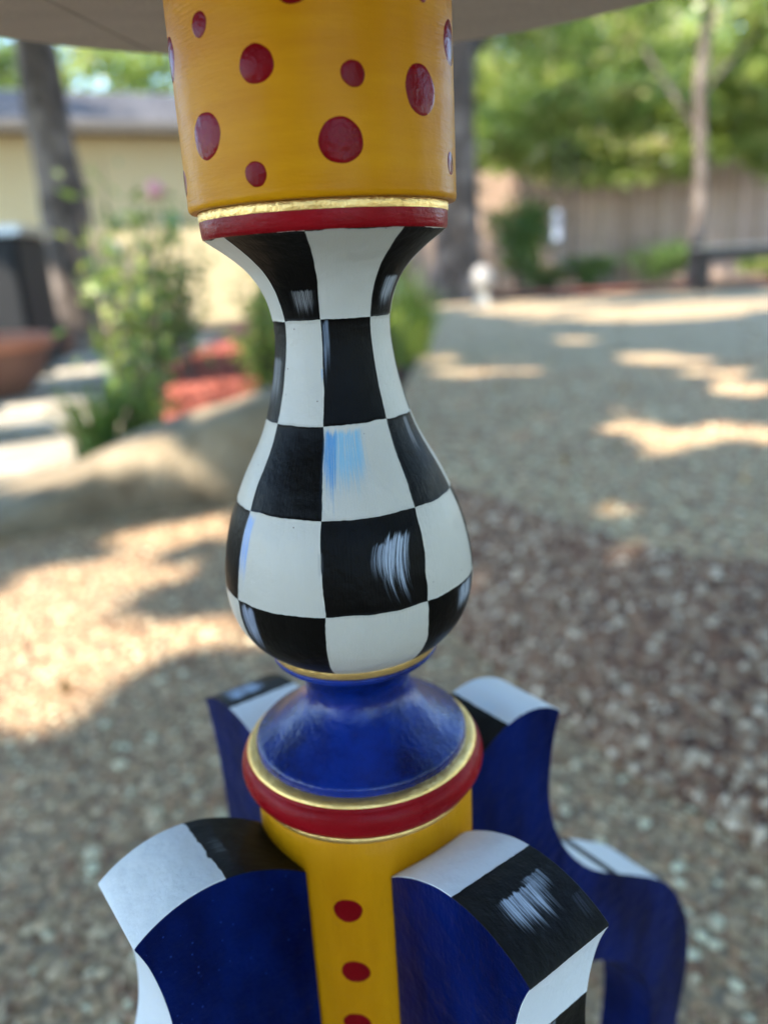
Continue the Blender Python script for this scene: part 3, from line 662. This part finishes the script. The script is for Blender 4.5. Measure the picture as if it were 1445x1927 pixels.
# ---- overhanging canopy that dapples the patio: leaves fill everything but the gaps through which the sun reaches the ground
GAPS = [(-.64, 1.45, .13, .16), (-.61, 1.22, .12, .22), (-.53, 1.60, .20, .085), (-.34, 1.26, .17, .085), (-.40, 1.86, .19, .09), (-.45, 1.08, .05, .08), (-.14, 1.25, .06, .05), (-.92, 1.42, .14, .12), (-.58, 2.23, .34, .12), (-.12, 2.46, .14, .09), (-1.72, 4.69, .35, .3),
        (2.66, 6.41, .75, .75), (1.48, 3.29, .19, .45), (.53, 3.86, .15, .6), (.83, 2.01, .11, .15), (1.06, 1.9, .09, .12), (2.2, 8.4, .8, .7), (.8, 3.54, .14, .28), (1.44, 4.62, .13, .2), (1.41, 2.58, .10, .14), (.79, 1.76, .04, .05), (3.6, 6.9, .6, .8),
        (-1.15, 2.86, .33, .33), (-1.48, 3.94, .32, .42), (-1.94, 6.0, .5, .6), (-.92, 2.27, .16, .13), (-.78, 3.7, .45, .8), (-1.10, 5.7, .14, .9), (-.35, 3.9, .35, .4), (-2.1, 3.4, .2, .2), (-2.9, 9.3, .5, .7), (-.35, 6.6, .7, 1.0), (-1.9, 4.7, .35, .25), (1.8, 9.8, .9, .5)]
n = 150000
G = np.stack([RNG.uniform(-5.5, 7.5, n), RNG.uniform(-1.8, 14.5, n)], 1)
n += 7000; G = np.concatenate([G, np.stack([RNG.uniform(-.35, 1.1, 7000), RNG.uniform(0, 1.15, 7000)], 1)])
keep = np.ones(n, bool)
for (x, y, a, b) in GAPS:
    if x > .45: x, y = x-S.x/S.z*.15, y-S.y/S.z*.15
    keep &= ((G[:, 0]-x)/(a+.035))**2+((G[:, 1]-y)/(b+.04))**2 > 1
def vnoise(p, s, seed):
    r = np.random.default_rng(seed).uniform(0, 1, (64, 64)); q = p*s; i = np.floor(q).astype(int); f = q-i; f = f*f*(3-2*f)
    g = lambda a, b: r[(i[:, 0]+a) % 64, (i[:, 1]+b) % 64]
    return (g(0, 0)*(1-f[:, 0])+g(1, 0)*f[:, 0])*(1-f[:, 1])+(g(0, 1)*(1-f[:, 0])+g(1, 1)*f[:, 0])*f[:, 1]
nz = .6*vnoise(G, 1.6, 1)+.4*vnoise(G, 4.1, 2)
far = (G[:, 1] > 6.5) | (G[:, 0] < -2.4)
keep &= ~(far & (nz > .62)); keep &= G[:, 1] < 11.2; keep &= ~((~far) & (nz > .84) & (G[:, 1] > 2.6))
G = G[keep]
near = G[:, 1] < 3
hh = np.where(near, RNG.uniform(3.6, 5.0, len(G)), RNG.uniform(5.2, 6.6, len(G)))
Sv = np.array(S[:]); pts = np.column_stack([G, np.zeros(len(G))])+Sv[None]*(hh/Sv[2])[:, None]
ov = empty('tree', (-4.6, 2.2, -.03), label='unseen shade tree left of the patio, crown shaped to block and dapple the sun', cat='tree')  # unseen tree, its crown cut to let sun through at chosen spots
tubes('trunk', [[(0, 0, 0, .36), (.05, 0, .8, .27), (.1, .1, 2.0, .24), (.5, .3, 3.3, .2)]], M['bark'], ov, 18)
for l in ([(.5, .3, 3.2, .14), (1.6, -1.0, 3.9, .10), (3.2, -2.6, 4.4, .05)], [(.5, .3, 3.3, .14), (-1.6, -1.5, 4.2, .08), (-3.0, -3.2, 4.6, .04)], [(.5, .3, 3.3, .15), (1.6, 3.2, 4.8, .1), (3.0, 6, 5.9, .05)], [(.5, .3, 3.3, .12), (-1.5, 3, 4.8, .08), (-3, 7, 6.0, .04)]):
    tubes('limb', [l], M['bark'], ov, 8)
leaves('crown', pts-np.array([-4.6, 2.2, -.03]), np.where(near, .155, .20)[:], M['leaf'], ov, asp=.8)

# ================================================================ FENCE
N = NT('weathered_wood'); P = N.coord(); oi = N.n('ShaderNodeObjectInfo').outputs['Random']
M['fence'] = N.out(N.mix(oi, N.ramp(N.noise(N.scale(P, (6, 6, .5)), 8, 5), [(.3, (0.234, 0.155, 0.109)), (.7, (0.497, 0.345, 0.254))]), N.ramp(N.noise(N.scale(P, (6, 6, .4)), 9, 5), [(.3, (0.342, 0.236, 0.174)), (.7, (0.652, 0.471, 0.355))])), .9,
                   N.bump(N.noise(N.scale(P, (8, 8, .4)), 20, 4), .01))
fence = empty('wooden_fence', (2.0, 13.2, .2), R(-4), label='weathered grey-brown wooden plank fence across the back of the garden', cat='fence')
pk = box_mesh(-.0695, .0695, -.010, .010, 0, 1.0, .003, 1)
for i in range(72):
    o = link('plank', pk, M['fence'], fence, (i*.142-.6, random.choice((-.012, .012))+random.uniform(-.003, .003), 0)); o.scale = (1, 1, 1.78+random.uniform(-.05, .05)); o.rotation_euler = (0, R(random.uniform(-.12, .12)), 0)
rl = box_mesh(-.7, 9.6, .027, .065, 0, .085, .003, 1)
for z in (.3, 1.4): link('rail', rl, M['fence'], fence, (0, 0, z))
ps_ = box_mesh(-.05, .05, .067, .165, 0, 1.7, .004, 1)
for i in range(5): link('post', ps_, M['fence'], fence, (i*2.3-.4, 0, 0))
flat('fence_bed', [(.9, 9.7), (1.5, 10.55), (9.5, 9.85), (16, 9.85), (16, 16), (.9, 16)], .19, M['soil'], label='leaf-littered soil bed at the foot of the fence')
flat('mulch_strip', [(1.0, 10.0), (1.5, 10.62), (8, 9.95), (8, 10.6), (3, 11.3), (1.0, 11.4)], .20, M['mulch'], label='strip of red mulch along the far patio edge')

# shrubs against the fence
def shrub(x, y, z, r, h, n_, size, lab, mat='leaf_shrub', group=None):
    t = empty('shrub', (x, y, z), label=lab, cat='shrub', group=group)
    st = []
    for k in range(7):
        a = random.uniform(0, 6.28); st.append([(0, 0, -.03, .018), (math.cos(a)*r*.3, math.sin(a)*r*.3, h*.45, .012), (math.cos(a)*r*.6, math.sin(a)*r*.6, h*.85, .005)])
    tubes('stem', st, M['bark'], t, 6)
    p, d = clumped(n_, (0, 0, h*.55), (r, r*.8, h*.48), 26, .36, .3); p[:, 2] = np.maximum(p[:, 2], .02)
    leaves('foliage', p, size, M[mat], t, tint=np.clip(.5+d*2+RNG.normal(0, .2, len(p)), 0, 1))
shrub(2.85, 11.9, .2, .55, 1.25, 1700, .10, 'round green shrub beside the thick trunk, in front of the fence')
shrub(4.05, 12.3, .2, .45, .5, 700, .09, 'low shrub at the foot of the fence, left of the bench')
shrub(5.2, 12.4, .2, .6, .6, 900, .09, 'low green bush under the slim tree')
shrub(6.6, 11.6, .2, .5, .45, 700, .09, 'low green plant behind the bench', 'leaf_yel')
shrub(3.4, 12.4, .2, .4, .35, 400, .08, 'small clump of leaves low against the fence')

# bench at right, feeder, garden ball
N = NT('bench_wood'); P = N.coord()
M['bwood'] = N.out(N.ramp(N.noise(N.scale(P, (1, 8, 8)), 7, 4), [(.3, (.38, .32, .27)), (.7, (.56, .49, .42))]), .8)
N = NT('dark_bench_frame'); M['bdark'] = N.out((.045, .038, .034), .7)
bench = empty('garden_bench', (5.15, 9.3, .15), R(-12), label='low weathered wooden bench on the far patio edge at right', cat='bench')
for k in range(4): link('seat_slat', box_mesh(-.75, .75, -.22+k*.115, -.12+k*.115, .50, .535, .004, 1), M['bwood'], bench)
link('apron', box_mesh(-.68, .68, -.19, -.16, .36, .498, .003, 1), M['bdark'], bench)
for x in (-.66, .66):
    for y in (-.14, .16): link('leg', box_mesh(x-.04, x+.04, y-.04, y+.04, 0, .498, .004, 1), M['bdark'], bench)
N = NT('pale_glaze'); M['pale'] = N.out((.32, .30, .27), .5)
N = NT('pale_stone'); P = N.coord(); M['pstone'] = N.out(N.mix(N.noise(P, 9, 4), (.42, .38, .31), (.6, .56, .48)), .8)
ball = empty('garden_lamp', (1.84, 9.6, .15), label='white oval garden lamp on a short stone post by the thick trunk', cat='garden lamp')
link('globe', lathe([(.001, .46)]+[(.135*math.sin(t), .30+.16*math.cos(t)) for t in np.linspace(.15, 2.8, 16)]+[(.05, .15)], 32), M['pale'], ball)
link('post', lathe([(.05, .152), (.055, .14), (.085, .06), (.11, 0)], 24), M['pstone'], ball)
fd = empty('bird_feeder', (2.93, 10.2, 0), label='pale blue hanging bird feeder on a thin pole in front of the fence', cat='bird feeder')
N = NT('feeder_tube'); M['feed'] = N.out((.15, .18, .23), .4)
N = NT('dark_metal'); M['dmetal'] = N.out((.03, .03, .032), .45, Metallic=.6)
link('tube', lathe([(.001, 1.22), (.06, 1.20), (.065, 1.14), (.055, 1.13), (.055, .88), (.085, .87), (.085, .855), (.001, .85)], 24), M['feed'], fd)
link('pole', lathe([(.012, 2.0), (.012, 1.22)], 10), M['dmetal'], fd)
tubes('hook', [[(0, 0, 1.98, .012), (.10, .03, 2.04, .012), (.2, .06, 1.95, .012), (.22, .06, .1, .014)]], M['dmetal'], fd, 8)

# ================================================================ HOUSE
N = NT('cream_siding'); P = N.coord()
M['siding'] = N.out(N.mix(N.noise(P, 2.5, 4), (.72, .55, .29), (.77, .62, .37)), .6)
N = NT('roof_shingle'); P = N.coord(); oi = N.n('ShaderNodeObjectInfo').outputs['Random']
M['shingle'] = N.out(N.mix(oi, N.ramp(N.voro(N.scale(P, (3.2, .01, .01)), 1, 1), [(0, (.085, .08, .08)), (1, (.18, .17, .165))]), (.13, .12, .118)), .95, N.bump(N.noise(P, 60, 3), .004))
N = NT('cream_trim'); M['trim'] = N.out((.62, .55, .38), .5)
A0 = Vector((-4.42, 11.95)); dH = (Vector((-2.05, 12.75))-A0).normalized(); LH = 5.6
house = empty('house', (A0.x-dH.x*3.0, A0.y-dH.y*3.0, 0), math.atan2(dH.y, dH.x), label='low cream-yellow house with lap siding and grey shingle roof at the left', cat='house')
WT = 2.86; L0 = 7.3
link('wall', box_mesh(0, L0, .03, 5, -.03, WT, 0), M['siding'], house)
sb = box_mesh(0, L0, 0, .0, 0, .0) if False else None
bm = bmesh.new(); vv = [bm.verts.new(c) for c in [(0, -.012, 0), (L0, -.012, 0), (L0, .028, 0), (0, .028, 0), (0, .010, .198), (L0, .010, .198), (L0, .028, .198), (0, .028, .198)]]
for q in [(0, 3, 2, 1), (4, 5, 6, 7), (0, 1, 5, 4), (1, 2, 6, 5), (2, 3, 7, 6), (3, 0, 4, 7)]: bm.faces.new([vv[i] for i in q])
bmesh.ops.recalc_face_normals(bm, faces=bm.faces[:]); sbm = bpy.data.meshes.new('siding'); bm.to_mesh(sbm); bm.free()
for k in range(14): link('siding_board', sbm, M['siding'], house, (0, 0, k*.2))
link('corner_trim', box_mesh(L0+.002, L0+.06, -.03, .08, 0, WT, .003, 1), M['trim'], house)
roof = link('roof', mesh([(-.3, -.45, 2.76), (L0+.35, -.45, 2.76), (L0+.35, 2.8, 3.82), (-.3, 2.8, 3.82), (L0+.35, 6, 2.76), (-.3, 6, 2.76), (-.3, -.40, 2.70), (L0+.35, -.40, 2.70), (L0+.35, 6, 2.68), (-.3, 6, 2.68)],
                        [(0, 1, 2, 3), (3, 2, 4, 5), (6, 9, 8, 7), (0, 6, 7, 1), (1, 7, 8, 4, 2), (0, 3, 5, 9, 6), (5, 4, 8, 9)], False), M['shingle'], house)
N = NT('dark_fascia'); M['fascia'] = N.out((.15, .13, .105), .7)
link('fascia', box_mesh(-.3, L0+.35, -.485, -.455, 2.66, 2.79, .004, 1), M['fascia'], house)
sl = math.atan2(1.06, 3.25)
crs = box_mesh(-.3, L0+.35, 0, .30, 0, .018)
for k in range(13):
    d = k*.247; o = link('shingle_course', crs, M['shingle'], roof, (random.uniform(-.02, .02), -.46+d*math.cos(sl), 2.775+d*math.sin(sl))); o.rotation_euler = (sl-.05, 0, 0)

# ================================================================ LEFT GARDEN THINGS
N = NT('black_enamel'); M['blackm'] = N.out((.004, .004, .005), .6)
N = NT('brushed_steel'); M['steel'] = N.out((.55, .56, .58), .35, Metallic=.8)
gr = empty('grill_cart', (-2.86, 6.1, .0), label='black outdoor grill cart with a pale metal top at the left edge', cat='grill')
link('cabinet', box_mesh(-.7, .72, -.3, .3, .08, .98, .015, 2), M['blackm'], gr)
link('top', box_mesh(-.74, .78, -.34, .34, .984, 1.045, .012, 2), M['steel'], gr)
for x in (-.35, .36): link('door', box_mesh(x-.33, x+.33, -.322, -.303, .16, .90, .006, 1), M['blackm'], gr)
for x in (-.1, .12): link('handle', box_mesh(x-.012, x+.012, -.36, -.325, .45, .75, .005, 1), M['steel'], gr)
for x in (-.6, .62):
    for y in (-.22, .22): link('foot', box_mesh(x-.03, x+.03, y-.03, y+.03, .0, .078, .004, 1), M['blackm'], gr)
N = NT('terracotta'); P = N.coord(); M['terra'] = N.out(N.mix(N.noise(P, 6, 4), (.40, .14, .075), (.52, .22, .13)), .75)
N = NT('dark_terracotta'); P = N.coord(); M['terra2'] = N.out(N.mix(N.noise(P, 6, 4), (.16, .07, .045), (.24, .12, .08)), .75)
bowl = empty('planter_bowl', (-2.02, 4.55, .0), label='wide terracotta planter bowl with an orange rim at the left edge', cat='planter')
link('bowl', lathe([(.16, .0), (.24, .04), (.33, .13), (.385, .25), (.395, .30)], 40), M['terra2'], bowl)
link('rim', lathe([(.395, .298), (.425, .302), (.432, .33), (.428, .365), (.40, .375), (.37, .37), (.365, .30)], 40), M['terra'], bowl)
link('soil', lathe([(.366, .335), (.2, .35), (.001, .352)], 24), M['soil'], bowl)
def pot(x, y, s, lab, m_='terra2'):
    o = empty('flower_pot', (x, y, .006), label=lab, cat='flower pot')
    link('pot', lathe([(.001, 0), (.10*s, .0), (.135*s, .2*s), (.15*s, .26*s)], 28), M[m_], o)
    link('rim', lathe([(.15*s, .258*s), (.168*s, .262*s), (.168*s, .31*s), (.145*s, .312*s), (.14*s, .27*s)], 28), M[m_], o)
pot(-2.02, 8.2, 1.25, 'brown flower pot near the foot of the leaning trunk'); pot(-2.45, 7.3, .8, 'small brown pot beside the grill cart')
def leafy(x, y, z, h, spread, nst, nleaf, size, mat, lab, cat='plant', flower=None, name='leafy_plant', asp=.38):
    t = empty(name, (x, y, z), label=lab, cat=cat)
    st = []; P_ = []
    for k in range(nst):
        a = random.uniform(0, 6.28); s_ = spread*random.uniform(.2, 1); hh_ = h*random.uniform(.45, 1)
        p = [(0+.03*math.cos(a), .03*math.sin(a), -.03, .006), (math.cos(a)*s_*.4, math.sin(a)*s_*.4, hh_*.5, .005), (math.cos(a)*s_, math.sin(a)*s_, hh_, .002)]
        st.append(p)
        for q in range(max(3, nleaf//nst)):
            u = random.uniform(.12, 1)**.9; b = Vector(p[0][:3]).lerp(Vector(p[1][:3]), u*2) if u < .5 else Vector(p[1][:3]).lerp(Vector(p[2][:3]), u*2-1)
            P_.append(b+Vector((random.gauss(0, 1), random.gauss(0, 1), random.gauss(0, .8)))*size*.55)
    tubes('stem', st, M['leaf_shrub'] if False else M['bark'], t, 5)
    leaves('foliage', np.array([p[:] for p in P_]), size, M[mat], t, asp=asp)
    if flower:
        for p in st[:flower[1]]:
            q = p[2]; bm = bmesh.new(); bmesh.ops.create_icosphere(bm, subdivisions=2, radius=flower[2])
            for v in bm.verts: v.co *= 1+.25*math.sin(v.co.x*200+v.co.z*140)
            me = bpy.data.meshes.new('bloom'); bm.to_mesh(me); bm.free(); link('bloom', me, flower[0], t, (q[0], q[1], q[2]+.01))
def blades(x, y, z, n_, h, spread, wd, mat, lab, name='strappy_plant', cat='plant'):
    V = []; Fq = []; T_ = []
    for k in range(n_):
        a = random.uniform(0, 6.28); lean = random.uniform(.1, 1)*spread; hh_ = h*random.uniform(.6, 1); r0 = random.uniform(0, .10); bx, by = math.cos(a)*r0, math.sin(a)*r0; pa = a+random.uniform(-.5, .5); px, py = -math.sin(pa), math.cos(pa); tt_ = random.random(); o = len(V)
        for s_ in range(6):
            t = s_/5; zz = hh_*(t-.32*lean/spread*t*t*1.2); d = lean*t*t; ww = wd*(1-t**2)*.5+.0008
            V += [(bx+math.cos(a)*d-px*ww, by+math.sin(a)*d-py*ww, zz), (bx+math.cos(a)*d+px*ww, by+math.sin(a)*d+py*ww, zz)]; T_ += [tt_, tt_]
        for s_ in range(5): q = o+s_*2; Fq.append((q, q+1, q+3, q+2))
    t = link(name, np_mesh(np.array(V), np.array(Fq), tint=np.array(T_)), M[mat], None, (x, y, z), label=lab, cat=cat)
N = NT('pink_petals'); M['pink'] = N.out((.75, .34, .36), .6)
N = NT('cream_petals'); M['cream'] = N.out((.80, .74, .55), .6)
N = NT('teal_glass'); M['teal'] = N.out((.05, .32, .34), .15)
leafy(-.72, 3.05, .06, .80, .24, 11, 190, .08, 'leaf_shrub', 'tall leafy plant in the mulch bed behind the edging stone')
leafy(-.92, 3.45, .05, 1.05, .24, 9, 150, .09, 'leaf_yel', 'yellow-green tall plant next to the leaning trunk')
leafy(-.72, 2.72, .05, .32, .13, 12, 190, .06, 'leaf_shrub', 'dark low bushy plant at the corner of the edging stone')
leafy(-.86, 4.6, .10, 1.0, .18, 9, 180, .08, 'leaf_shrub', 'plant with one pink bloom near the cream wall', flower=(M['pink'], 1, .05))
leafy(-.98, 4.6, .08, .95, .2, 10, 260, .08, 'leaf_yel', 'plant carrying one cream bloom beside the pink one', flower=(M['cream'], 1, .055))
leafy(-.28, 3.4, .12, .50, .17, 12, 330, .07, 'leaf_yel', 'yellow-green bushy plant just left of the vase neck')
leafy(-.50, 6.2, .12, .75, .35, 14, 320, .09, 'leaf_shrub', 'green bush in front of the cream wall')
blades(-.80, 2.62, .05, 90, .32, .20, .016, 'leaf_shrub', 'arching grassy clump at the edging stone')
blades(.42, 4.3, .10, 160, .62, .22, .020, 'leaf_yel', 'upright bright green grassy clump right of the vase neck')
blades(.20, 4.0, .10, 120, .55, .24, .020, 'leaf_shrub', 'strappy green clump behind the vase neck')
stk = empty('garden_stake', (-.90, 4.95, .08), label='thin garden stake topped with a teal glass ball', cat='garden ornament')
link('rod', lathe([(.006, .83), (.006, -.05)], 8), M['dmetal'], stk)
bm = bmesh.new(); bmesh.ops.create_uvsphere(bm, u_segments=24, v_segments=16, radius=.05); me = bpy.data.meshes.new('ball'); bm.to_mesh(me); bm.free(); me.shade_smooth(); link('glass_ball', me, M['teal'], stk, (0, 0, .875))
# fallen leaves on the patio
lv = np.column_stack([RNG.uniform(-1.5, 4, 420), RNG.uniform(.6, 9, 420), np.zeros(420)]); ins = inside(up, lv); lv[:, 2] = np.where(ins, UZ+.012, .012)
lv = lv[~inside([(x, y) for x, y in BASE]+[(x, y) for x, y in TOP[::-1]], lv)]
M['dead'] = leafmat('dead_leaves', [(0, (.16, .08, .03)), (1, (.34, .2, .09))], .1)
leaves('fallen_leaves', lv, .035, M['dead'], kind='stuff', label='scattered dry brown leaves on the patio', cat='leaves')
